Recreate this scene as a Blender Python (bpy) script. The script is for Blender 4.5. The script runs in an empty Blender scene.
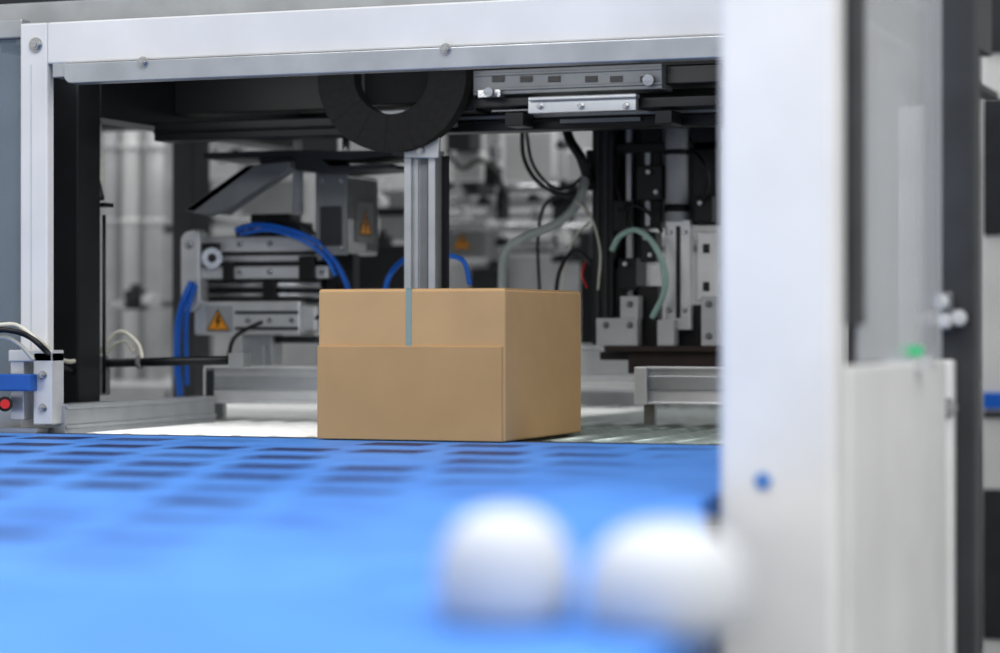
import bpy, bmesh, math, random
from mathutils import Vector, Matrix
random.seed(4)
FP=2450.0; ANG=math.radians(20.5); CA=math.cos(ANG); SA=math.sin(ANG); ZC=1.10; ZB=ZC-0.2233
def X(px,Y):
    u=(px-500)/FP; return Y/(CA+u*SA)*(-SA+u*CA)
def Z(py,px,Y):
    u=(px-500)/FP; return ZC-(py-326.5)/FP*Y/(CA+u*SA)
def W(px,py,Y): return Vector((X(px,Y),Y,Z(py,px,Y)))
sc=bpy.context.scene
# ---------------- materials
def mat(name,col,rough=.5,metal=0.,var=.06,scale=12,bump=0.,emit=None,stretch=(1,1,1),coat=0):
    m=bpy.data.materials.new(name); m.use_nodes=True; nt=m.node_tree; N=nt.nodes; L=nt.links
    b=N['Principled BSDF']; b.inputs['Roughness'].default_value=rough; b.inputs['Metallic'].default_value=metal
    tc=N.new('ShaderNodeTexCoord'); mp=N.new('ShaderNodeMapping'); mp.inputs['Scale'].default_value=stretch
    no=N.new('ShaderNodeTexNoise'); no.inputs['Scale'].default_value=scale; no.inputs['Detail'].default_value=4
    cr=N.new('ShaderNodeValToRGB')
    cr.color_ramp.elements[0].color=[max(0,c*(1-var*2)) for c in col]+[1]
    cr.color_ramp.elements[1].color=[min(1,c*(1+var*2)) for c in col]+[1]
    cr.color_ramp.elements[0].position=.3; cr.color_ramp.elements[1].position=.7
    L.new(tc.outputs['Object'],mp.inputs[0]); L.new(mp.outputs[0],no.inputs['Vector']); L.new(no.outputs['Fac'],cr.inputs[0]); L.new(cr.outputs[0],b.inputs['Base Color'])
    if bump:
        bp=N.new('ShaderNodeBump'); bp.inputs['Strength'].default_value=bump; bp.inputs['Distance'].default_value=.002
        L.new(no.outputs['Fac'],bp.inputs['Height']); L.new(bp.outputs[0],b.inputs['Normal'])
    if emit: b.inputs['Emission Color'].default_value=(*emit[:3],1); b.inputs['Emission Strength'].default_value=emit[3]
    if coat: b.inputs['Coat Weight'].default_value=coat
    return m
M=dict(
 white=mat('white_paint',(.68,.68,.68),.42,0,.04,4),
 alu=mat('anodised_aluminium',(.45,.47,.49),.32,.55,.05),
 alul=mat('light_aluminium',(.66,.67,.68),.30,.4,.05),
 steel=mat('stainless_steel',(.46,.47,.48),.26,.85,.08,20,stretch=(1,1,8)),
 grey=mat('grey_paint',(.22,.23,.235),.5,0,.06),
 mgrey=mat('mid_grey_panel',(.34,.345,.35),.45,.1,.12,5),
 lgrey=mat('pale_grey_paint',(.52,.53,.54),.45,0,.05),
 dgrey=mat('dark_grey_paint',(.030,.034,.040),.45,.1,.1),
 post=mat('charcoal_paint',(.035,.038,.044),.5,0,.1),
 postg=mat('slate_grey_paint',(.17,.18,.19),.5,0,.06),
 black=mat('black_plastic',(.006,.006,.007),.42,0,.1),
 rail=mat('matt_black_paint',(.003,.003,.004),.85,0,.1),
 chain=mat('matt_black_chain',(.004,.004,.004),.85,0,.3,60,.8),
 blackm=mat('black_anodised',(.012,.014,.016),.35,.4,.1),
 brown=mat('dark_brown_rubber',(.035,.022,.018),.6,0,.15),
 card=mat('kraft_cardboard',(.53,.35,.18),.85,0,.03,7,.12),
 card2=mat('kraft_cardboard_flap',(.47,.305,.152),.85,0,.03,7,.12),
 blueh=mat('blue_hose',(.01,.15,.62),.35,0,.05),
 greenh=mat('pale_green_hose',(.36,.52,.46),.28,0,.05,coat=.5),
 greyh=mat('grey_cable',(.42,.46,.45),.35,0,.05),
 cream=mat('cream_cable',(.62,.60,.52),.5,0,.05),
 yellow=mat('warning_yellow',(.85,.36,.02),.5,0,.03),
 red=mat('red_plastic',(.6,.02,.02),.4,0,.03),
 bluep=mat('blue_plastic',(.02,.12,.42),.4,0,.05),
 blues=mat('blue_edge_plate',(.065,.235,.64),.6,0,.06,6),
 bluem=mat('faded_blue_sticker',(.10,.24,.55),.5,0,.05),
 strip=mat('lit_slide_bar',(.95,.96,.95),.4,0,.02,30),  # left-hand bars: reflected light put into the base colour
 stripg=mat('green_grey_slide_bar',(.40,.46,.44),.30,.5,.06,30),
 floor=mat('epoxy_floor',(.30,.31,.32),.35,0,.06,3),
 wall=mat('wall_paint',(.60,.61,.62),.8,0,.03,2),
 knob=mat('white_knob_plastic',(.55,.57,.60),.6,0,.01),
 green=mat('green_lamp',(.10,.5,.25),.3,0,.02,emit=(.1,.7,.35,.08)),
)
def glass(name,col,mixf):
    m=bpy.data.materials.new(name); m.use_nodes=True; nt=m.node_tree; N=nt.nodes; L=nt.links
    out=N['Material Output']; b=N['Principled BSDF']; b.inputs['Base Color'].default_value=(*col,1); b.inputs['Roughness'].default_value=.15
    tr=N.new('ShaderNodeBsdfTransparent'); tr.inputs[0].default_value=(.93,.95,.97,1)
    no=N.new('ShaderNodeTexNoise'); no.inputs['Scale'].default_value=3
    ma=N.new('ShaderNodeMath'); ma.operation='MULTIPLY_ADD'; ma.inputs[1].default_value=.08; ma.inputs[2].default_value=mixf
    mx=N.new('ShaderNodeMixShader'); L.new(no.outputs['Fac'],ma.inputs[0]); L.new(ma.outputs[0],mx.inputs[0]); L.new(tr.outputs[0],mx.inputs[1]); L.new(b.outputs[0],mx.inputs[2]); L.new(mx.outputs[0],out.inputs[0])
    return m
M['poly']=glass('clear_polycarbonate',(.76,.77,.78),.42)
M['polyb']=glass('smoky_blue_polycarbonate',(.20,.25,.30),.5)
M['tape']=glass('packing_tape',(.30,.50,.52),.5)
def beltmat():
    m=bpy.data.materials.new('blue_modular_belt'); m.use_nodes=True; nt=m.node_tree; N=nt.nodes; L=nt.links
    b=N['Principled BSDF']; b.inputs['Roughness'].default_value=.5
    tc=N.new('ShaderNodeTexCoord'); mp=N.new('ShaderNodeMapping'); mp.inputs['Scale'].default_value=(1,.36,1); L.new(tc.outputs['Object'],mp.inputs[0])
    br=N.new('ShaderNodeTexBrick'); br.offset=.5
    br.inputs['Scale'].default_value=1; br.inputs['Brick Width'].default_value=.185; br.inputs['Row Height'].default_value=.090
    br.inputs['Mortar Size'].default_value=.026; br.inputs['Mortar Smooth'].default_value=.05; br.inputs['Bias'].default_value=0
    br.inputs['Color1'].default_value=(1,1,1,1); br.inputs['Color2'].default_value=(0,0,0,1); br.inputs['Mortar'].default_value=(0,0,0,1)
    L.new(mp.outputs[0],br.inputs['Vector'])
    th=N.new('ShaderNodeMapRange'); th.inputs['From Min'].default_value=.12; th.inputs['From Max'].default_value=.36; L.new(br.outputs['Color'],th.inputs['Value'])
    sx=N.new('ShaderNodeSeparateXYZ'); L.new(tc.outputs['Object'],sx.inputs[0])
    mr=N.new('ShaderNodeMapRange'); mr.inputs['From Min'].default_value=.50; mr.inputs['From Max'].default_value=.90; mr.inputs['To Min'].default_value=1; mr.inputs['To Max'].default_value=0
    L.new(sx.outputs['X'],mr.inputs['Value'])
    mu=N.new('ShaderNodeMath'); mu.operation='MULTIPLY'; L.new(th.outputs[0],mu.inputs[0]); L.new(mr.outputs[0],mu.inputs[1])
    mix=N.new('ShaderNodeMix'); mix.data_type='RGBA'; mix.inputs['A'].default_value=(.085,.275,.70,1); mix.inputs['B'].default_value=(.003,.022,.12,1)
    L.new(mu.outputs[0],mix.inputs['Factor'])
    no=N.new('ShaderNodeTexNoise'); no.inputs['Scale'].default_value=9; no.inputs['Detail'].default_value=6; L.new(tc.outputs['Object'],no.inputs['Vector'])
    m2=N.new('ShaderNodeMix'); m2.data_type='RGBA'; m2.blend_type='MULTIPLY'; m2.inputs['Factor'].default_value=.5
    L.new(mix.outputs['Result'],m2.inputs['A']); cr=N.new('ShaderNodeValToRGB'); cr.color_ramp.elements[0].color=(.5,.6,.75,1); cr.color_ramp.elements[1].color=(1,1,1,1); cr.color_ramp.elements[0].position=.38; cr.color_ramp.elements[1].position=.56
    L.new(no.outputs['Fac'],cr.inputs[0]); L.new(cr.outputs[0],m2.inputs['B']); L.new(m2.outputs['Result'],b.inputs['Base Color'])
    bp=N.new('ShaderNodeBump'); bp.inputs['Strength'].default_value=.3; bp.inputs['Distance'].default_value=.003; bp.invert=True; L.new(mu.outputs[0],bp.inputs['Height']); L.new(bp.outputs[0],b.inputs['Normal'])
    return m
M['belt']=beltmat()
NOSPLIT={'slots','slot','cooling_fins','column_groove','shadow_gap','door_seam','raised_rib','channel_body','sign_border','tape_strip','door_frame','conveyor_belt','chain_link','viewing_window','vent_panel'}
# ---------------- geometry builder
class B:
    def __init__(s): s.bm=bmesh.new()
    def box(s,x0,x1,y0,y1,z0,z1):
        v=[s.bm.verts.new((x,y,z)) for x in (x0,x1) for y in (y0,y1) for z in (z0,z1)]
        for f in ((0,1,3,2),(4,6,7,5),(0,4,5,1),(2,3,7,6),(0,2,6,4),(1,5,7,3)): s.bm.faces.new([v[i] for i in f])
        return s
    def r(s,a,b,c,d,Y,dep):
        m=(a+b)/2; return s.box(X(a,Y),X(b,Y),Y,Y+dep,Z(d,m,Y),Z(c,m,Y))
    def prism(s,pts,y0,y1):
        A=[s.bm.verts.new((p[0],y0,p[1])) for p in pts]; C=[s.bm.verts.new((p[0],y1,p[1])) for p in pts]
        n=len(pts); s.bm.faces.new(A); s.bm.faces.new(C[::-1])
        for i in range(n): s.bm.faces.new([A[i],C[i],C[(i+1)%n],A[(i+1)%n]])
        return s
    def plan(s,pts,z0,z1):
        A=[s.bm.verts.new((p[0],p[1],z0)) for p in pts]; C=[s.bm.verts.new((p[0],p[1],z1)) for p in pts]
        n=len(pts); s.bm.faces.new(A); s.bm.faces.new(C[::-1])
        for i in range(n): s.bm.faces.new([A[i],C[i],C[(i+1)%n],A[(i+1)%n]])
        return s
    def pp(s,pts,Y,dep): return s.prism([(X(a,Y),Z(b,a,Y)) for a,b in pts],Y,Y+dep)
    def ring(s,c,t,r,seg):
        t=t.normalized(); up=Vector((0,0,1)) if abs(t.z)<.9 else Vector((0,1,0)); a=t.cross(up).normalized(); b=t.cross(a)
        return [s.bm.verts.new(c+r*(math.cos(2*math.pi*i/seg)*a+math.sin(2*math.pi*i/seg)*b)) for i in range(seg)]
    def cyl(s,p0,p1,r,seg=20,r2=None):
        p0=Vector(p0);p1=Vector(p1);t=p1-p0; a=s.ring(p0,t,r,seg); b=s.ring(p1,t,r if r2 is None else r2,seg)
        s.bm.faces.new(a[::-1]); s.bm.faces.new(b)
        for i in range(seg):
            f=s.bm.faces.new([a[i],a[(i+1)%seg],b[(i+1)%seg],b[i]]); f.smooth=seg>8
        return s
    def tube(s,pts,r,seg=10,sub=8):
        P=[Vector(p) for p in pts]; P=[2*P[0]-P[1]]+P+[2*P[-1]-P[-2]]; Q=[]
        for i in range(1,len(P)-2):
            for k in range(sub):
                t=k/sub; a,b,c,d=P[i-1:i+3]
                Q.append(.5*((2*b)+(c-a)*t+(2*a-5*b+4*c-d)*t*t+(3*b-a-3*c+d)*t**3))
        Q.append(P[-2]); rings=[]
        t0=(Q[1]-Q[0]).normalized(); n=t0.cross(Vector((0,1,0.01))).normalized()
        for i,q in enumerate(Q):
            t=(Q[min(i+1,len(Q)-1)]-Q[max(i-1,0)]).normalized(); n=(n-t*n.dot(t)).normalized(); b=t.cross(n)
            rings.append([s.bm.verts.new(q+r*(math.cos(2*math.pi*j/seg)*n+math.sin(2*math.pi*j/seg)*b)) for j in range(seg)])
        for a,b in zip(rings,rings[1:]):
            for j in range(seg):
                f=s.bm.faces.new([a[j],a[(j+1)%seg],b[(j+1)%seg],b[j]]); f.smooth=True
        s.bm.faces.new(rings[0][::-1]); s.bm.faces.new(rings[-1]); return s
    def lathe(s,c,prof,seg=32):
        c=Vector(c); rings=[[s.bm.verts.new(c+Vector((r*math.cos(2*math.pi*j/seg),r*math.sin(2*math.pi*j/seg),z))) for j in range(seg)] for r,z in prof]
        for a,b in zip(rings,rings[1:]):
            for j in range(seg):
                f=s.bm.faces.new([a[j],a[(j+1)%seg],b[(j+1)%seg],b[j]]); f.smooth=True
        s.bm.faces.new(rings[0][::-1]); s.bm.faces.new(rings[-1]); return s
    def clusters(s):
        seen=set(); isl=[]
        for v in s.bm.verts:
            if v in seen: continue
            st=[v]; seen.add(v); g=[]
            while st:
                q=st.pop(); g.append(q)
                for e in q.link_edges:
                    o=e.other_vert(q)
                    if o not in seen: seen.add(o); st.append(o)
            lo=[min(q.co[k] for q in g) for k in range(3)]; hi=[max(q.co[k] for q in g) for k in range(3)]
            isl.append([g,lo,hi])
        ch=True
        while ch:
            ch=False
            for i in range(len(isl)):
                for j in range(i+1,len(isl)):
                    a,b=isl[i],isl[j]
                    if all(a[1][k]<=b[2][k]+.002 and b[1][k]<=a[2][k]+.002 for k in range(3)):
                        isl[i]=[a[0]+b[0],[min(a[1][k],b[1][k]) for k in range(3)],[max(a[2][k],b[2][k]) for k in range(3)]]; isl.pop(j); ch=True; break
                if ch: break
        return isl
    def obj(s,name,m,parent=None,bevel=0,label=None,cat=None,kind=None,group=None):
        if parent is not None and name not in NOSPLIT:
            cl=s.clusters()
            if len(cl)>1:
                out=None
                for g,_,_ in cl:
                    nb=B(); mp={v:nb.bm.verts.new(v.co) for v in g}; fs=set(f for v in g for f in v.link_faces)
                    for f in fs:
                        nf=nb.bm.faces.new([mp[v] for v in f.verts]); nf.smooth=f.smooth
                    out=nb._o(name,m,parent,bevel,label,cat,kind,group)
                return out
        return s._o(name,m,parent,bevel,label,cat,kind,group)
    def _o(s,name,m,parent,bevel,label,cat,kind,group):
        bm=s.bm; bmesh.ops.recalc_face_normals(bm,faces=bm.faces)
        xs=[v.co.x for v in bm.verts];ys=[v.co.y for v in bm.verts];zs=[v.co.z for v in bm.verts]
        o=Vector(((min(xs)+max(xs))/2,(min(ys)+max(ys))/2,min(zs)))
        bmesh.ops.translate(bm,verts=bm.verts,vec=-o)
        me=bpy.data.meshes.new(name); bm.to_mesh(me); bm.free(); me.materials.append(M[m] if isinstance(m,str) else m)
        ob=bpy.data.objects.new(name,me); sc.collection.objects.link(ob)
        off=Vector((0,0,0)); p=parent
        if parent: ob.parent=parent
        while p: off+=p.location; p=p.parent
        ob.location=o-off
        if bevel:
            md=ob.modifiers.new('bevel','BEVEL'); md.width=bevel; md.segments=2; md.limit_method='ANGLE'
        if label: ob['label']=label
        if cat: ob['category']=cat
        if kind: ob['kind']=kind
        if group: ob['group']=group
        return ob
def thing(name,loc,label,cat,group=None):
    e=bpy.data.objects.new(name,None); e.location=loc; e.empty_display_size=.05; sc.collection.objects.link(e); e['label']=label; e['category']=cat
    if group: e['group']=group
    return e
def bolt(parent,p,r=.009,ax='y',m='steel',name='bolt'):
    b=B(); p=Vector(p)
    d=Vector((0,-1,0)) if ax=='y' else Vector((1,0,0))
    b.cyl(p+d*-.001,p+d*.002,r*1.35,20); b.cyl(p+d*.002,p+d*.009,r,6); b.cyl(p+d*.009,p+d*.011,r*.6,12)
    return b.obj(name,m,parent)
def sign(parent,p,s,ax):
    p=Vector(p)
    def poly(pts,off,th,m,nm,par):
        b=B(); vs=[]
        for k in (off,off+th):
            vs.append([b.bm.verts.new(p+(Vector((x*s,-k,z*s)) if ax=='y' else Vector((k,x*s,z*s)))) for x,z in pts])
        b.bm.faces.new(vs[0]); b.bm.faces.new(vs[1][::-1]); n=len(pts)
        for i in range(n): b.bm.faces.new([vs[0][i],vs[1][i],vs[1][(i+1)%n],vs[0][(i+1)%n]])
        return b.obj(nm,m,par)
    o=poly([(-.5,-.43),(.5,-.43),(0,.43)],.0005,.001,'yellow','warning_sign',parent); o['label']='yellow triangular electrical hazard warning sticker'
    poly([(.03,.22),(-.12,-.08),(-.01,-.06),(-.06,-.34),(.14,0),(.03,-.02),(.10,.22)],.0016,.0008,'black','lightning_symbol',o)
    for q in ([(-.5,-.43),(.5,-.43),(.44,-.38),(-.44,-.38)],[(.5,-.43),(0,.43),(0,.34),(.44,-.38)],[(0,.43),(-.5,-.43),(-.44,-.38),(0,.34)]):
        poly(q,.0016,.0006,'black','sign_border',o)

# ---------------- setting
B().box(-9,5,-1,11,-.05,0).obj('floor','floor',kind='structure')
B().box(-9,5,11,11.15,0,4.5).obj('wall_back','wall',kind='structure')
B().box(-9.15,-9,-1,11,0,4.5).obj('wall_left','wall',kind='structure')

# ---------------- cardboard box
bx0,bx1,by0,by1=X(317,4.40),X(503,4.40),4.40,4.862
zt=Z(289,503,4.40); z0=ZB+.0015; zm=Z(346,410,4.40)
c=thing('cardboard_box',((bx0+bx1)/2,(by0+by1)/2,z0),'plain brown kraft cardboard box sealed with a strip of tape','box')
B().box(bx0+.001,bx1+.003,by0+.004,by1,z0,zt).obj('box_body','card',c,.004)
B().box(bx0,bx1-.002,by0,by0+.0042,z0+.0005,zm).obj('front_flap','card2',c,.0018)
b=B(); tx=X(408,4.40)
b.box(tx-.0058,tx+.0058,by0+.0028,by0+.0043,zm-.001,zt+.001); b.box(tx-.0058,tx+.0058,by0+.0028,by1+.001,zt+.002,zt+.0032)
b.obj('tape_strip','tape',c,label='translucent pale teal packing tape')
B().box(bx0+.004,bx1+.001,by0+.008,(by0+by1)/2-.001,zt,zt+.002).obj('top_flap','card',c)
B().box(bx0+.004,bx1+.001,(by0+by1)/2+.001,by1-.002,zt,zt+.002).obj('top_flap','card',c)

# ---------------- belt conveyor
bc=thing('belt_conveyor',(-2.0,3.1,0),'blue plastic modular belt conveyor with blue edge plates','conveyor')
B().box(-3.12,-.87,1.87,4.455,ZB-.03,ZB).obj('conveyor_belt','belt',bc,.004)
B().plan([(-.868,1.87),(-.64,1.87),(-.64,2.30),(-.868,3.06)],ZB-.03,ZB-.0005).obj('cover_plate','blues',bc,.003,label='blue plastic cover plate beside the belt')
B().box(-3.12,-.87,4.457,4.515,ZB-.05,ZB-.001).obj('transfer_strip','blackm',bc,.006,label='narrow black transfer strip')
B().plan([(-3.4,1.15),(-.42,1.15),(-.52,1.868),(-3.4,1.868)],ZB-.03,ZB-.0008).obj('edge_plate','blues',bc,.002,label='wide blue plastic edge plate')
B().box(-3.4,-.44,1.10,1.148,ZB-.22,ZB-.004).obj('side_rail','alu',bc,.004,label='aluminium conveyor side rail')
b=B()
for y in (1.95,3.0,4.1): b.box(-3.05,-.9,y,y+.08,ZB-.12,ZB-.032)
b.obj('cross_member','grey',bc)
b=B()
for x in (-3.05,-1.9,-.95): b.box(x,x+.06,1.148,4.2,ZB-.18,ZB-.12)
b.obj('bearer','grey',bc)
for x in (-3.0,-1.0):
    for y in (1.30,4.11):
        b=B(); b.box(x,x+.06,y,y+.06,.02,ZB-.18); b.cyl((x+.03,y+.03,0),(x+.03,y+.03,.02),.05); b.obj('leg','grey',bc,.003)
for px,rr,tp in ((505,.053,508),(668,.062,522)):
    x=X(px,1.74); zt2=Z(tp,px,1.74); zb2=ZB-.0008; h=zt2-zb2
    b=B(); b.lathe((x,1.74,zb2),[(rr*.86,0),(rr*.97,h*.12),(rr,h*.30),(rr*.96,h*.52),(rr*.85,h*.74),(rr*.62,h*.91),(rr*.3,h*.985),(.004,h)])
    b.obj('round_knob','knob',bc,label='round white plastic knob on the edge plate')

# ---------------- slide table behind belt
rc=thing('outfeed_table',(-1.9,5.5,0),'outfeed table of pale rounded slide bars between aluminium rails','conveyor')
xl,xr=-2.72,-1.12
zr=Z(403,50,4.6)
b=B(); b.box(xl,xl+.045,4.53,5.22,ZB-.12,zr); b.box(xl+.045,xl+.050,4.53,5.22,zr-.010,zr); b.box(xl+.045,xl+.050,4.53,5.22,ZB+.006,ZB+.016)
b.obj('side_rail','alu',rc,.002)
B().box(xr-.05,xr,4.53,6.6,ZB-.12,ZB+.02).obj('side_rail','alu',rc,.002)
B().box(xl+.052,xr-.051,4.53,6.6,ZB-.14,ZB-.085).obj('bed_plate','black',rc)
B().box(-3.55,xl+.051,5.23,6.6,ZB-.14,ZB-.085).obj('bed_plate','black',rc)
def strips(x0,x1,y0):
    x=x0
    while x<x1:
        g=x>-1.98
        rr=.036 if g else .041
        B().cyl((x,y0,ZB-rr),(x,6.58,ZB-rr),rr,28).obj('slide_bar','stripg' if g else 'strip',rc)
        x+=.085
strips(xl+.10,xr-.09,4.545); strips(-3.48,xl+.01,5.26)
for x,y in ((xl,4.7),(xr-.06,4.7),(xr-.06,6.45),(-3.5,6.45)): B().box(x,x+.06,y,y+.06,0,ZB-.12).obj('leg','grey',rc,.003)

# ---------------- machine frame
YF=4.55
mf=thing('packaging_machine',(-1.95,4.6,0),'white aluminium framed packaging machine around the box outlet','machine')
xp0,xp1=X(20,YF),X(47,YF); zb0=ZC+.559; zb1=ZC+.648
B().box(xp0,xp1,YF,YF+.030,0,zb1).obj('post','white',mf,.004)
B().box(xp0+.026,xp0+.029,YF-.0006,YF+.001,0.9,zb0).obj('post_groove','lgrey',mf)
B().box(-1.10,-1.03,YF,YF+.075,0,zb1).obj('post','white',mf,.004)
B().box(xp1,-1.10,YF,YF+.075,zb0,zb1).obj('cross_beam','white',mf,.004)
xs0,xs1=X(64,YF-.01),-1.12; b=B(); zc2=(ZC+.515+ZC+.557)/2; hh=.021
pts=[(xs1,zc2-hh),(xs1,zc2+hh),(xs0,zc2+hh)]+[(xs0+.018-.018*math.cos(a),zc2-hh+.018-.018*math.sin(a)) for a in [k*math.pi/12 for k in range(0,7)]]
b.prism(pts,YF-.012,YF+.03); b.obj('lower_strip','alu',mf,.002)
B().box(X(52,YF),X(66,YF),YF+.001,YF+.07,ZC+.53,ZC+.56).obj('strip_bracket','alu',mf,.002)
bolt(mf,W(36,45,YF),.012)
for px,py in ((146,63),(448,50)): bolt(mf,(X(px,YF),YF-.012,Z(py,px,YF)),.009)
B().box(-2.9,-1.03,4.64,6.5,ZC+.60,ZC+.615).obj('shading_roof','dgrey',mf)  # unseen roof added to darken the machine interior
B().box(-3.3,-1.03,4.70,4.76,ZC+.665,ZC+.715).obj('upper_tube','alu',mf,.004,label='grey aluminium tube above the beam')
B().box(-3.3,-1.03,4.78,6.4,ZC+.70,ZC+1.1).obj('upper_housing','dgrey',mf,.004)
for x in (-2.9,-1.10): B().box(x,x+.05,4.70,4.76,ZC+.614,ZC+.667).obj('tube_bracket','alu',mf)
b=B(); b.r(33,52,352,425,4.49,.05); b.r(8,52,350,362,4.49,.05); b.r(10,24,352,420,4.50,.04); b.obj('base_bracket','alul',mf,.003)
for py in (375,408): bolt(mf,W(43,py,4.49),.007)
B().r(-20,30,374,391,4.46,.03).obj('sensor_block','bluep',mf,.003,label='blue plastic sensor block')
b=B(); b.cyl(W(5,404,4.49),W(5,404,4.44),.016); b.obj('knob_body','black',mf); b=B(); b.cyl(W(5,404,4.44),W(5,404,4.43),.010); b.obj('knob_cap','red',mf)
B().r(-30,36,428,437,4.47,.05).obj('foot_strip','steel',mf)
gd=thing('guard_door',(-3.1,4.58,0),'smoky blue clear guard door in an aluminium frame','door')
B().box(-3.4,xp0-.006,4.575,4.585,ZB+.06,ZC+.62).obj('door_panel','polyb',gd)
b=B(); b.box(-3.4,xp0-.004,4.565,4.60,0,ZB+.06); b.box(-3.4,xp0-.004,4.565,4.60,ZC+.62,ZC+.66); b.obj('door_frame','alu',gd,.003)

# cables at the base
cb=thing('cable_loom',W(20,430,4.44),'cream and black cables looping past the frame post','cable')
B().tube([W(-20,326,4.40),W(0,325,4.42),W(18,326,4.45),W(40,342,4.47),W(58,358,4.60),W(74,361,4.75),W(84,350,4.9)],.005).obj('cream_cable','cream',cb)
B().tube([W(-20,332,4.41),W(6,330,4.42),W(28,336,4.45),W(45,350,4.47),W(60,366,4.60),W(75,372,4.8)],.006).obj('black_cable','black',cb)
B().tube([W(-20,340,4.42),W(4,337,4.43),W(20,345,4.45),W(34,360,4.47)],.0045).obj('cream_cable','cream',cb)
B().tube([W(100,352,4.95),W(112,336,4.95),W(124,332,4.95),W(138,344,4.95),W(142,358,4.95)],.005).obj('cream_cable','cream',cb)
B().tube([W(104,356,4.97),W(115,344,4.97),W(126,342,4.97),W(134,352,4.97)],.004).obj('cream_cable','cream',cb)

# ---------------- black gantry
ga=thing('overhead_gantry',(-2.0,5.3,0),'black steel gantry carrying the handling units','gantry')
B().box(X(44,4.75),X(78,4.75),4.75,4.85,0,ZC+.6).obj('column','blackm',ga,.004)
B().box(X(44,4.75),X(78,4.75),4.85,6.15,ZC+.47,ZC+.6).obj('side_beam','blackm',ga,.003)
YG=5.10
b=B(); b.box(X(50,4.75)+.07,-1.06,YG,YG+.07,Z(128,600,YG),Z(108,600,YG)); b.box(X(50,4.75)+.07,-1.06,YG-.006,YG,Z(120,600,YG),Z(117,600,YG)); b.obj('cross_rail','blackm',ga,.003)
B().box(X(50,4.75)+.07,-1.06,YG+.10,YG+.18,Z(96,600,YG),ZC+.6).obj('cross_rail','black',ga,.003)
B().box(-1.118,-1.055,YG-.02,YG+.2,ZB+.021,ZC+.6).obj('column','black',ga,.003)
B().box(X(60,6.0),-1.06,6.0,6.1,Z(124,250,6.0),Z(88,250,6.0)).obj('rear_beam','dgrey',ga,.004)
B().box(X(172,6.02),X(193,6.02),6.02,6.12,0,ZC+.6).obj('column','dgrey',ga,.003)
b=B(); b.cyl(W(97,205,4.9),W(97,393,4.9),.007); b.cyl(W(104,215,4.92),W(104,393,4.92),.004); b.box(X(74,4.9),X(107,4.9),4.89,4.93,Z(207,97,4.9),Z(203,97,4.9)); b.obj('rod','black',ga)
B().tube([W(110,88,4.9),W(98,110,4.9),W(91,135,4.9),W(93,165,4.9),W(101,200,4.9)],.009).obj('cable','black',ga)
B().tube([W(104,90,5.0),W(100,120,5.0),W(101,160,5.0),W(100,205,5.0)],.004).obj('cable','cream',ga)
for px,py in ((213,106),(256,100),(300,103)): bolt(ga,W(px,py,6.0),.012)
b=B(); b.r(272,335,104,118,5.9,.1); b.r(335,400,80,90,5.9,.1); b.obj('bracket','blackm',ga,.002)
cc=thing('cable_carrier',W(392,150,5.0),'black plastic cable carrier chain hanging in a loop','cable carrier')
Yc=4.96; cxp,cyp=391,76; cX=X(cxp,Yc); cZ=Z(cyp,cxp,Yc); k=(Yc/(CA+(cxp-500)/FP*SA))/FP
def arc(R,a): return (cX+R*k*1.06*math.cos(a),cZ-R*k*math.sin(a))
nl=15
for i in range(nl):
    a0=math.pi*i/nl-.004; a1=math.pi*(i+1)/nl+.004; o_=(i%2)*.0008
    pts=[arc(76,a0+(a1-a0)*j/4) for j in range(5)]+[arc(38,a1-(a1-a0)*j/4) for j in range(5)]
    b=B(); b.prism(pts,Yc+o_,Yc+.040+o_)
    b.obj('chain_link','chain',cc)
b=B()
for s in (0,math.pi):
    x0=min(arc(76,s)[0],arc(38,s)[0]); x1=max(arc(76,s)[0],arc(38,s)[0]); b.box(x0,x1,Yc,Yc+.042,cZ,cZ+.08)
b.box(cX-.17,cX+.18,Yc,Yc+.12,cZ+.075,cZ+.1); b.obj('end_bracket','rail',cc)
B().box(cX-.085,cX+.10,Yc+.05,Yc+.08,cZ-.055,cZ+.075).obj('dark_infill','rail',cc,label='matt black infill added to keep the loop opening dark')  # black sheet put in for the darkness inside the loop

# lift column
lc=thing('lift_column',W(420,384,5.0),'vertical slotted aluminium lifting column hanging from the gantry','linear actuator')
YL=5.0
b=B(); b.r(404,411,150,388,YL,.055); b.r(428,435,150,388,YL,.055); b.r(410.5,428.5,150,388,YL+.014,.041); b.obj('profile','alu',lc,.001)
B().r(411.5,418,150,388,YL+.010,.005).obj('slot_cover','alu',lc); B().r(420,427.5,150,388,YL+.008,.007).obj('slot_rail','postg',lc)
b=B(); b.pp([(400,124),(440,124),(438,158),(404,158)],YL-.012,.012); b.r(400,440,112,124,YL-.012,.11); b.obj('mounting_plate','alu',lc,.002); bolt(lc,W(421,150,YL-.012),.008)
B().box(X(435,YL)+.001,X(435,YL)+.014,YL+.038,YL+.050,Z(388,434,YL),Z(155,434,YL)).obj('guide_rail','blackm',lc)

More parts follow.
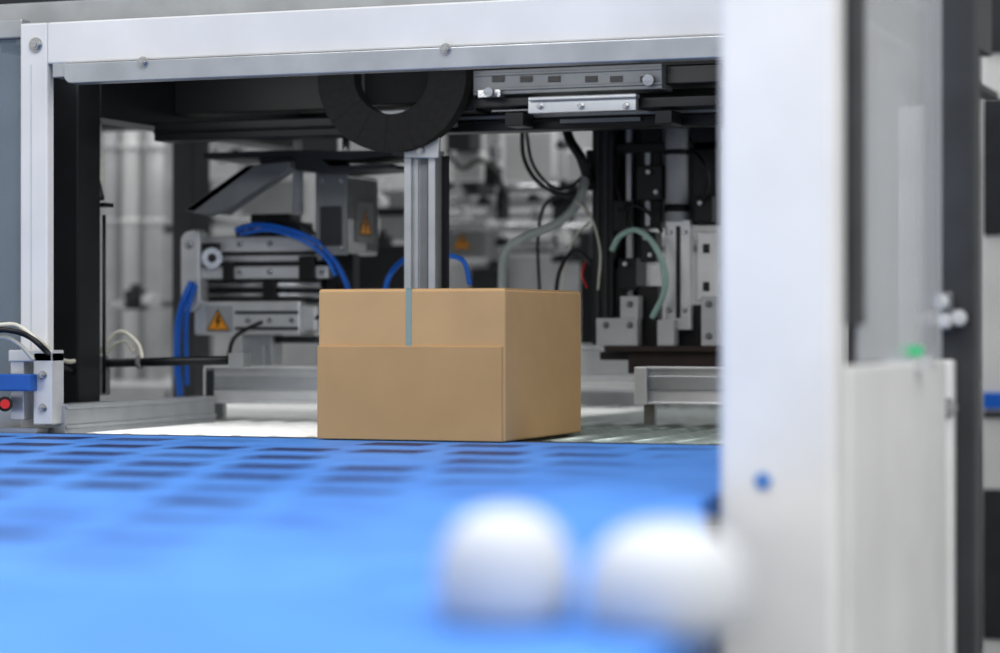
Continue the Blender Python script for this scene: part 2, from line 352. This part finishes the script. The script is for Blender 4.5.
# overhead actuator
oa=thing('overhead_actuator',W(560,125,5.0),'pale grey horizontal linear actuator bolted under the gantry','linear actuator')
YA=4.98
b=B(); b.r(473,662,67,92,YA+.02,.08); b.r(473,662,70,73,YA+.014,.01); b.r(473,662,85,88,YA+.014,.01); b.obj('actuator_body','grey',oa,.002)
b=B()
for p in (492,520,548,585,610,640): b.r(p,p+12,76,82,YA+.017,.006)
b.obj('slots','black',oa)
b=B(); b.r(528,636,98,112,YA,.02); b.r(528,636,95,99,YA-.012,.03); b.obj('mounting_plate','alu',oa,.002)
for p in (540,581,626): bolt(oa,W(p,106,YA),.006)
b=B(); b.r(455,530,98,107,YA+.03,.08); b.r(636,718,96,107,YA+.03,.08); b.r(505,523,112,126,YA+.02,.07); b.r(655,672,110,124,YA+.02,.07); b.obj('clamp','blackm',oa,.002)
b=B(); b.r(440,476,62,112,YA+.04,.1); b.r(655,722,64,84,YA+.05,.1); b.obj('motor_block','black',oa,.004)
b=B(); b.r(478,500,90,97,YA,.03); b.cyl(W(488,92,YA),W(488,92,YA-.02),.010); b.cyl(W(648,80,YA),W(648,80,YA+.02),.012); b.obj('fitting','steel',oa)
b=B(); b.r(448,718,113,116,YG-.008,.006); b.r(560,640,118,122,YG-.014,.008); b.obj('guide_rail','grey',oa)

# ---------------- gripper unit
gu=thing('gripper_unit',W(255,365,5.5),'silver pneumatic gripper unit with blue air hoses','gripper')
YU=5.5
b=B(); b.pp([(180,238),(184,232),(196,229),(200,234),(200,302),(195,310),(186,312),(180,308)],YU-.04,.05); b.obj('end_plate','alul',gu,.006)
for p in (245,293): bolt(gu,W(189,p,YU-.04),.008)
b=B(); b.r(199,322,236,252,YU-.01,.12); b.r(199,322,255,262,YU+.01,.09); b.r(199,328,266,279,YU-.018,.12); b.obj('cylinder_body','alul',gu,.005)
b=B(); b.r(199,332,251,255,YU+.015,.08); b.r(199,332,262,266,YU+.016,.08); b.r(199,330,279,301,YU+.03,.07); b.obj('shadow_gap','black',gu)
b=B(); b.cyl(W(203,285,YU+.01),W(322,285,YU+.01),.010); b.cyl(W(203,295,YU+.01),W(322,295,YU+.01),.008); b.obj('guide_rod','steel',gu)
b=B(); b.r(194,300,301,335,YU-.02,.13); b.r(300,316,306,331,YU-.01,.1); b.obj('lower_body','alul',gu,.006)
b=B(); b.r(235,298,311,314,YU-.022,.003); b.r(235,298,327,330,YU-.022,.003); b.obj('slots','dgrey',gu)
B().r(206,232,306,331,YU-.024,.006).obj('sign_plate','alu',gu)
sign(gu,W(218,320,YU-.0245),.062,'y')
for p in (248,270,292): bolt(gu,W(p,320,YU-.02),.005)
b=B(); b.r(235,268,230,237,YU-.01,.1); b.r(268,300,222,237,YU+.02,.08); b.r(326,346,244,292,YU+.02,.08); b.r(250,290,214,224,YU+.04,.07); b.r(200,217,243,263,YU-.032,.02); b.r(298,314,256,280,YU-.03,.02); b.r(222,232,262,282,YU-.03,.02); b.r(262,276,278,302,YU-.01,.05); b.obj('valve_block','black',gu,.004)
for q in ((240,244),(270,244),(318,244)): bolt(gu,W(q[0],q[1],YU-.01),.005)
for q in ((240,272),(270,272),(322,272)): bolt(gu,W(q[0],q[1],YU-.018),.005)
B().cyl(W(212,258,YU-.04),W(212,258,YU),.026).obj('round_cap','steel',gu)
B().cyl(W(212,258,YU-.043),W(212,258,YU-.039),.011).obj('cap_centre','black',gu)
b=B(); b.r(242,272,334,365,YU,.06); b.r(250,264,346,366,YU-.02,.02); b.obj('support','alu',gu,.002)
for pts,r in (([W(236,230,YU-.04),W(255,225,YU-.05),(W(285,229,YU-.06)),W(315,241,YU-.06),W(335,262,YU-.05),W(346,283,YU-.04),W(350,300,YU)],.007),
              ([W(240,234,YU-.04),W(268,230,YU-.07),W(300,239,YU-.08),W(324,256,YU-.07),W(336,276,YU-.06)],.005),
              ([W(384,295,YU-.1),W(390,275,YU-.1),W(404,260,YU-.05),W(425,256,YU),W(448,255,YU+.1)],.007),
              ([W(448,255,YU-.3),W(464,262,YU-.3),W(470,285,YU-.3)],.006)):
    B().tube(pts,r).obj('air_hose','blueh',gu)
B().tube([W(192,282,YU-.05),W(184,300,YU-.06),W(178,325,YU-.05),W(177,360,YU-.05),W(180,395,YU-.02)],.009).obj('air_hose','blueh',gu)
B().tube([W(196,285,YU-.05),W(189,305,YU-.06),W(186,330,YU-.05),W(187,385,YU-.03)],.006).obj('air_hose','blueh',gu)
B().tube([W(228,360,YU-.1),W(233,340,YU-.1),W(245,330,YU-.08),W(262,322,YU-.04)],.005).obj('air_hose','black',gu)
B().tube([W(246,232,YU-.03),W(270,220,YU-.05),W(300,224,YU-.05),W(318,236,YU-.03)],.004).obj('air_hose','black',gu)
B().tube([W(316,318,YU-.02),W(330,312,YU-.03),W(338,298,YU-.03),W(336,284,YU-.01)],.005).obj('air_hose','black',gu)
b=B(); b.r(272,316,336,343,YU+.02,.06); b.r(300,318,285,303,YU+.02,.07); b.obj('side_arm','dgrey',gu,.002)
# motor box
mb=thing('motor_box',W(335,255,5.45),'grey ribbed motor housing with orange hazard sticker','motor')
YM=5.45; x0,x1=X(318,YM),X(347,YM); za,zb_=Z(254,332,YM),Z(174,332,YM)
B().box(x0,x1,YM,YM+.19,za,zb_).obj('housing','steel',mb,.005)
b=B()
for i in range(9):
    yy=YM+.008+i*.02; b.box(x1-.001,x1+.006,yy,yy+.006,za+.085 if i<6 else za+.01,zb_-.01)
b.obj('cooling_fins','grey',mb)
B().box(x0-.004,x1+.004,YM-.008,YM,za-.004,zb_+.004).obj('end_cover','grey',mb,.003)
B().box(x0+.01,x1-.01,YM-.012,YM-.008,za+.02,zb_-.08).obj('connector_plate','dgrey',mb,.002)
B().box(x1,x1+.004,YM+.05,YM+.15,za+.03,za+.13).obj('label_plate','grey',mb)
for q in ((323,180),(342,180),(323,248),(342,248)): bolt(mb,W(q[0],q[1],YM-.008),.005)
sign(mb,(x1+.0045,YM+.10,(za+.08)),.075,'x')
B().box(x0+.02,x1-.01,YM+.06,YM+.10,za-.1,za).obj('mount','black',mb,.002)
B().cyl((x0+.03,YM+.1,zb_),(x0+.03,YM+.1,ZC+.5),.010).obj('hanger_rod','steel',mb)

# tray arm
ta=thing('pivoting_tray',W(285,212,5.4),'grey angled sheet metal tray on a pivoting arm','tray')
B().pp([(203,153),(290,150),(345,151),(392,150),(392,155),(345,160),(285,157),(205,159)],5.35,.22).obj('tray_plate','dgrey',ta,.001)
b=B(); b.pp([(184,210),(246,166),(290,161),(290,168),(226,210),(204,215)],5.33,.05); b.pp([(184,210),(246,166),(256,166),(194,212)],5.33,.2); b.obj('arm','postg',ta,.002)
B().pp([(258,157),(320,158),(330,166),(390,164),(392,168),(318,173),(300,170),(262,168)],5.36,.16).obj('arm_bracket','dgrey',ta,.001)
B().cyl(W(298,122,5.5),W(298,215,5.5),.013).obj('hanger_rod','lgrey',ta)

hb=thing('horizontal_bar',W(160,366,5.05),'thin dark horizontal bar with round clamp collars','bar')
B().cyl(W(68,364,5.0),W(236,360,5.0),.010).obj('rod','blackm',hb)
b=B(); b.r(70,82,352,394,4.98,.04); b.r(88,100,356,370,4.98,.04); b.r(84,104,368,395,4.99,.03); b.cyl(W(138,362,5.0),W(142,362,5.0),.016); b.r(228,243,353,367,4.98,.04); b.obj('clamp','grey',hb,.002)

# ---------------- troughs
def trough(a,bb,c1,d,Y,label):
    t=thing('guide_channel',W((a+bb)/2,d,Y),label,'guide rail','guide channels over the outfeed table')
    m=(a+bb)/2; x0,x1=X(a,Y),X(bb,Y); z1,z0=Z(c1,m,Y),Z(d,m,Y)
    b=B(); b.box(x0,x1,Y+.014,Y+.018,z0,z1-.004); b.box(x0,x1,Y,Y+.07,z1-.006,z1); b.box(x0,x1,Y-.012,Y+.07,z0,z0+.006); b.box(x0,x0+.005,Y,Y+.07,z0,z1); b.box(x1-.005,x1,Y,Y+.07,z0,z1)
    b.obj('channel_body','alul',t,.0015)
    B().box(x0+.025,x1-.006,Y+.008,Y+.014,(z0+z1)/2-.010,(z0+z1)/2+.022).obj('raised_rib','alu',t,.002)
    B().box(x0+.006,x0+.022,Y+.006,Y+.014,z0+.012,z1-.012).obj('end_slot','dgrey',t)
    b=B()
    for xx in (x0+.003,x1-.03): b.box(xx,xx+.025,Y+.05,Y+.068,ZB+.0005,z0)
    b.obj('stand_off','steel',t)
trough(203,345,366,404,5.24,'long aluminium guide channel over the slide bars')
trough(636,790,367,405,5.24,'short aluminium guide channel beside the box')
B().r(634,646,367,405,5.215,.012).obj('end_stop','alul',None,.002,'pale square end stop on the guide channel','end stop')

# ---------------- right vertical unit
vu=thing('vertical_gripper_unit',W(650,372,5.6),'dark vertical actuator unit with cylinders and hoses','actuator')
YV=5.6
b=B(); b.r(592,613,112,345,YV,.07); b.r(586,592,150,190,YV,.04); b.obj('column','black',vu,.003)
b=B(); b.r(596,599,120,340,YV-.006,.006); b.r(604,607,120,340,YV-.006,.006); b.obj('column_groove','dgrey',vu)
b=B(); b.r(616,641,128,300,YV+.08,.05); b.r(640,661,122,228,YV+.04,.06); b.r(692,716,122,225,YV+.02,.06); b.r(612,718,142,152,YV+.02,.05); b.obj('back_frame','blackm',vu,.003)
B().r(626,631,126,300,YV+.05,.02).obj('bright_rail','alul',vu,.001); B().r(645,650,150,226,YV+.03,.01).obj('bright_rail','alu',vu,.001)
B().r(661,694,122,222,YV+.05,.03).obj('bright_plate','grey',vu,.001)
B().cyl(W(677,122,YV+.02),W(677,222,YV+.02),.028).obj('cylinder','lgrey',vu)
b=B(); b.cyl(W(677,150,YV+.02),W(677,155,YV+.02),.031); b.cyl(W(677,205,YV+.02),W(677,212,YV+.02),.031); b.obj('cylinder_band','blackm',vu)
B().cyl(W(677,222,YV+.02),W(677,300,YV+.02),.010).obj('piston_rod','steel',vu)
b=B(); b.r(665,690,220,330,YV,.03); b.r(697,716,232,300,YV,.03); b.obj('steel_plate','alul',vu,.002)
b=B(); b.r(676,680,226,318,YV-.003,.004)
for q in (244,282): b.r(703,709,q,q+9,YV-.003,.004)
b.obj('slots','black',vu)
for q in ((670,232),(685,232),(670,310),(685,310)): bolt(vu,W(q[0],q[1],YV),.005)
b=B(); b.r(596,637,318,346,YV-.03,.04); b.r(620,638,296,320,YV-.03,.04); b.r(657,674,320,346,YV-.03,.04); b.r(701,718,296,346,YV-.03,.04); b.obj('clamp_plate','lgrey',vu,.002)
b=B(); b.r(638,658,286,346,YV+.02,.04); b.r(612,622,268,320,YV+.02,.04); b.r(674,702,305,346,YV+.035,.04); b.obj('valve_block','black',vu,.002)
b=B(); b.r(640,655,232,262,YV-.02,.06); b.r(618,636,258,290,YV,.06); b.r(694,712,196,222,YV-.01,.05); b.r(636,662,165,200,YV-.005,.04); b.r(612,626,200,232,YV-.01,.05); b.obj('valve_block','blackm',vu,.003)
for q in ((606,325),(630,325),(630,304),(709,304),(709,336)): bolt(vu,W(q[0],q[1],YV-.03),.006,m='grey')
for q in ((645,238),(650,255),(648,172),(656,192),(625,264),(700,203)): bolt(vu,W(q[0],q[1],YV-.02),.004,m='alul')
b=B(); b.r(604,760,346,352,YV-.04,.15); b.r(628,760,352,374,YV-.02,.1); b.obj('base_bar','brown',vu,.002)
B().r(600,636,352,360,YV,.1).obj('base_tab','black',vu)
b=B(); b.r(612,640,108,126,YV-.02,.09); b.r(570,600,96,116,YV-.02,.09); b.r(676,720,98,126,YV-.01,.09); b.r(592,614,70,112,YV,.07); b.obj('top_bracket','blackm',vu,.003)
for nm,m,pts,r in (('hose','greenh',[W(612,250,YV-.04),W(620,236,YV-.06),W(636,230,YV-.07),W(652,242,YV-.07),W(664,268,YV-.06),W(664,292,YV-.05),W(652,318,YV-.04)],.0075),
   ('hose','greyh',[W(502,290,YV-.04),W(503,262,YV-.04),W(510,246,YV-.05),W(530,235,YV-.06),W(556,224,YV-.06),W(574,208,YV-.05),W(583,188,YV-.04),W(586,165,YV)],.011),
   ('cable','black',[W(522,128,YV),W(524,158,YV-.03),W(538,182,YV-.05),W(562,194,YV-.05),W(580,188,YV-.03),W(588,168,YV)],.005),
   ('cable','black',[W(526,128,YV),W(532,162,YV-.03),W(548,184,YV-.05),W(566,188,YV-.05),W(582,178,YV-.03)],.004),
   ('cable','black',[W(565,122,YV),W(570,140,YV-.03),W(580,156,YV-.04),W(586,172,YV-.03),W(592,182,YV)],.012),
   ('cable','black',[W(540,300,YV+.05),W(538,240,YV+.05),W(545,205,YV+.02),W(565,196,YV),W(582,205,YV),W(590,215,YV)],.004),
   ('cable','cream',[W(575,200,YV-.06),W(590,215,YV-.05),W(600,250,YV-.05),W(598,290,YV-.05)],.003),
   ('cable','cream',[W(562,300,YV),W(566,262,YV),W(576,235,YV-.02),W(590,222,YV-.02)],.003),
   ('cable','black',[W(555,300,YV+.02),W(560,270,YV),W(575,250,YV-.01),W(592,262,YV)],.005),
   ('cable','black',[W(620,210,YV-.02),W(634,205,YV-.04),W(650,214,YV-.04),W(662,232,YV-.02)],.005),
   ('cable','black',[W(690,150,YV-.02),W(702,160,YV-.05),W(708,180,YV-.05),W(702,200,YV-.03)],.005),
   ('cable','black',[W(622,150,YV),W(616,180,YV-.03),W(622,210,YV-.04),W(618,250,YV-.03)],.003),
   ('cable','red',[W(585,262,YV-.02),W(582,275,YV-.03),W(587,288,YV-.02)],.0025)):
    B().tube(pts,r).obj(nm,m,vu)

# ---------------- machinery behind
ba=thing('base_cabinet',(-3.3,7.4,0),'grey sheet metal cabinet carrying the rear machinery','cabinet')
B().box(-5.4,-1.32,6.70,8.10,.05,.92).obj('cabinet_body','lgrey',ba,.006)
B().box(-5.35,-1.37,6.74,8.05,0,.05).obj('plinth','black',ba)
b=B()
for x in (-4.4,-3.6,-2.8,-2.0): b.box(x,x+.006,6.697,6.701,.08,.9)
b.obj('door_seam','black',ba)
B().box(-5.4,-1.32,8.02,8.07,.92,2.4).obj('rear_panel','mgrey',ba,.004)
Yd=7.3
dt=thing('vertical_pipes',W(140,385,Yd),'tall pale stainless pipes standing side by side','pipe')
zt_=ZC+1.2; z00=.921
for px,w,m in ((112,.034,'lgrey'),(133,.038,'white'),(154,.034,'lgrey')):
    b=B(); b.cyl((X(px,Yd),Yd,z00),(X(px,Yd),Yd,zt_),w); b.cyl((X(px,Yd),Yd,Z(225,px,Yd)),(X(px,Yd),Yd,Z(219,px,Yd)),w+.005); b.cyl((X(px,Yd),Yd,Z(150,px,Yd)),(X(px,Yd),Yd,Z(144,px,Yd)),w+.005); b.obj('pipe',m,dt)
b=B(); b.box(X(104,Yd),X(166,Yd),Yd+.02,Yd+.1,Z(232,135,Yd),Z(226,135,Yd)); b.box(X(104,Yd),X(166,Yd),Yd+.02,Yd+.1,Z(140,135,Yd),Z(132,135,Yd)); b.obj('pipe_clamp','blackm',dt)
rk=thing('rear_support_frame',W(500,385,7.2),'grey and black support frame with cross rails','frame')
Yr=7.15
b=B(); b.r(196,204,130,384,Yr+.3,.06); b.obj('dark_post','dgrey',rk,.003)
b=B(); b.r(440,700,196,206,Yr,.06); b.r(440,700,212,218,Yr,.05); b.r(440,700,238,246,Yr+.1,.05); b.obj('cross_rail','lgrey',rk,.003)
b=B(); b.r(486,500,120,384,Yr+.06,.06); b.r(556,566,120,384,Yr+.06,.05); b.r(640,652,120,384,Yr+.06,.05); b.r(376,386,180,384,Yr+.06,.05); b.obj('upright','alul',rk,.003)
b=B(); b.r(430,478,182,194,Yr-.2,.15); b.r(470,500,268,292,Yr-.05,.06); b.r(500,700,248,252,Yr+.1,.05); b.r(446,470,122,150,Yr-.1,.1); b.r(568,590,226,262,Yr-.1,.1); b.obj('bracket','dgrey',rk,.003)
b=B(); b.r(504,552,130,180,Yr-.02,.05); b.r(566,592,150,195,Yr-.02,.05); b.r(500,520,186,194,Yr-.05,.05); b.r(452,482,152,180,Yr-.02,.05); b.obj('junction_box','white',rk,.006)
B().r(446,484,222,258,Yr-.08,.03).obj('sign_box','grey',rk,.004)
sign(rk,W(462,241,Yr-.0805),.060,'y')
b=B(); b.r(240,300,180,215,Yr+.3,.05); b.r(206,240,236,300,Yr+.3,.1); b.r(345,404,285,330,Yr-.3,.1); b.r(378,404,190,240,Yr,.1); b.obj('panel','grey',rk,.004)
b=B(); b.r(206,240,128,180,Yr+.25,.04); b.r(245,296,128,170,Yr+.25,.04); b.r(345,375,134,150,Yr,.04); b.r(500,590,255,300,Yr+.02,.04); b.r(448,485,262,300,Yr+.02,.04); b.r(580,640,352,376,6.56,.04); b.r(580,640,290,345,Yr,.05); b.obj('pale_panel','lgrey',rk,.004)
b=B(); b.r(340,400,125,134,Yr,.06); b.r(205,300,128,134,Yr+.2,.06); b.r(110,200,300,308,Yr-.1,.06); b.r(580,640,346,352,6.5,.05); b.obj('cross_rail','steel',rk,.003)
b=B(); b.r(580,598,262,344,6.6,.05); b.r(598,640,286,300,6.6,.05); b.r(352,404,245,290,6.6,.06); b.r(345,404,208,216,6.7,.05); b.r(280,318,262,276,6.6,.05); b.obj('dark_bracket','blackm',rk,.003)
for a,bb_,y in ((448,590,228),(504,560,188),(206,300,222)):
    B().cyl(W(a,y,7.0),W(bb_,y,7.0),.012).obj('cross_tube','steel',rk)
B().r(560,640,380,388,6.55,.06).obj('cross_rail','white',rk,.003)
rnd=random.Random(11)
def fitting(px,py,Y):
    w=rnd.choice((4,5,7,10)); h=rnd.choice((4,6,8,12)); m=rnd.choice(('black','dgrey','alul','steel','black','white','alul','blackm'))
    b=B(); b.r(px-w,px+w*.6,py-h,py+h*.6,Y-.05,.06); b.r(px-w*.4,px+w*.3,py-h*1.5,py-h,Y-.04,.03)
    if rnd.random()<.5: b.cyl(W(px-w*.3,py,Y-.07),W(px-w*.3,py,Y-.05),.010)
    b.obj('rail_fitting',m,rk,.003)
for py,a,bb_,n in ((201,446,590,6),(215,446,590,4),(242,490,700,6),(130,206,300,4),(304,112,198,3)):
    for i in range(n): fitting(a+(bb_-a)*(i+rnd.uniform(.2,.8))/n,py+rnd.uniform(-3,3),6.95)
for px,a,bb_,n in ((493,130,290,4),(561,130,290,4),(646,130,340,4),(381,190,290,3),(200,140,340,4)):
    for i in range(n): fitting(px+rnd.uniform(-3,3),a+(bb_-a)*(i+rnd.uniform(.2,.8))/n,6.9)
for pts,m in (([W(446,150,6.8),W(462,168,6.8),W(480,160,6.8),W(498,176,6.8),W(505,200,6.8)],'black'),([W(206,140,6.9),W(222,160,6.9),W(236,150,6.9),W(250,165,6.9)],'black'),
   ([W(600,262,6.5),W(612,300,6.5),W(628,320,6.5),W(640,350,6.5)],'black')):
    B().tube(pts,.007).obj('cable',m,rk)

# ---------------- side guard
sg=thing('side_guard',(-.7,3.5,0),'white machine side guard with clear upper window','machine guard')
xa,xb=X(718,3.087),X(836,3.087)
B().box(xa,xb,3.087,3.15,0,2.3).obj('front_post','white',sg,.012)
B().box(-.705,-.690,3.152,3.845,.1,Z(362,900,3.5)).obj('lower_panel','white',sg,.006)
B().box(-.703,-.697,3.24,3.845,Z(362,900,3.5)+.002,2.25).obj('window_panel','poly',sg)
B().box(-.708,-.688,3.165,3.235,Z(325,850,3.2),2.25).obj('window_seal','post',sg,.004)
B().box(X(923,3.90),X(936,3.90),3.90,3.96,0,2.3).obj('rear_post','postg',sg,.004)
B().box(X(936,3.90)+.001,X(975,3.9),3.90,3.955,0,2.3).obj('rear_post','post',sg,.004)
B().box(X(934,3.86),X(952,3.86),3.86,3.899,.05,Z(360,944,3.86)).obj('hinge_strip','white',sg,.004)
bolt(sg,W(947,408,3.86),.012,m='steel')
for q in ((942,302),(960,318),(946,321)):
    b=B(); p=W(q[0],q[1],3.885); b.cyl(p,p+Vector((0,-.014,0)),.012); b.cyl(p+Vector((0,-.014,0)),p+Vector((0,-.022,0)),.008,6); b.obj('hinge_bolt','alul',sg)
b=B(); b.r(936,952,292,330,3.885,.014); b.r(951,964,309,327,3.885,.014); b.obj('hinge_plate','postg',sg,.003)
p=W(763,481,3.087); b=B(); b.cyl(p+Vector((0,.001,0)),p+Vector((0,-.002,0)),.011); b.obj('blue_mark','bluem',sg,label='small round blue sticker')
p=W(912,351,3.6); b=B(); b.box(p.x-.014,p.x+.014,3.59,3.62,p.z-.008,p.z+.008); b.obj('indicator_lamp','green',sg,label='small green indicator lamp')
b=B(); b.box(-.735,p.x+.03,3.592,3.62,p.z-.03,p.z-.008); b.obj('lamp_bracket','lgrey',sg)
Ye=7.4
ec=thing('control_cabinet',(-.2,7.8,0),'white control cabinet with dark viewing window','cabinet')
B().box(X(981,Ye),.9,Ye,Ye+.8,0,2.1).obj('cabinet_body','white',ec,.01)
b=B(); b.r(983,1040,98,235,Ye-.01,.012); b.r(983,1040,-20,52,Ye-.01,.012); b.obj('viewing_window','dgrey',ec,.003)
B().r(983,1040,393,409,Ye-.012,.014).obj('blue_stripe','blueh',ec); b=B(); b.r(983,1040,412,418,Ye-.01,.012); b.r(983,1040,490,640,Ye-.01,.012); b.obj('vent_panel','dgrey',ec)

# ---------------- light
w=bpy.data.worlds.new('world'); sc.world=w; w.use_nodes=True
nt=w.node_tree; bg=nt.nodes['Background']; bg.inputs[0].default_value=(1,.995,.985,1); bg.inputs[1].default_value=.80
def area(loc,rot,sx,sy,p,col=(1,1,1),nm='overhead_light'):
    l=bpy.data.lights.new(nm,'AREA'); l.shape='RECTANGLE'; l.size=sx; l.size_y=sy; l.energy=p; l.color=col
    o=bpy.data.objects.new(nm,l); o.location=loc; o.rotation_euler=rot; sc.collection.objects.link(o); return o
area((-1.5,2.0,4.2),(math.radians(-12),0,0),4,2,138)
area((1.5,0.5,3.5),(math.radians(40),0,math.radians(25)),2,2,66)
area((-2.6,7.2,3.0),(0,0,0),3,.6,36)  # added fill over the rear machinery, brightens the background
area((-2.0,6.0,ZC+.595),(math.radians(25),0,0),1.6,.15,5,nm='interior_fill')  # added fill under the roof, brightens the slide bars
area((-2.1,4.70,ZC+.585),(math.radians(30),0,0),1.4,.08,3.4,nm='interior_fill')  # added fill behind the beam, brightens the fronts of the internals
cam=bpy.data.cameras.new('camera'); co=bpy.data.objects.new('camera',cam); sc.collection.objects.link(co); sc.camera=co
co.location=(0,0,ZC); co.rotation_euler=(math.pi/2,0,ANG); cam.sensor_width=36; cam.lens=FP/1000*36; cam.clip_start=.05
cam.dof.use_dof=True; cam.dof.focus_distance=5.0; cam.dof.aperture_fstop=1.8
sc.view_settings.view_transform='Standard'
sc.view_settings.exposure=.08; sc.view_settings.gamma=.86
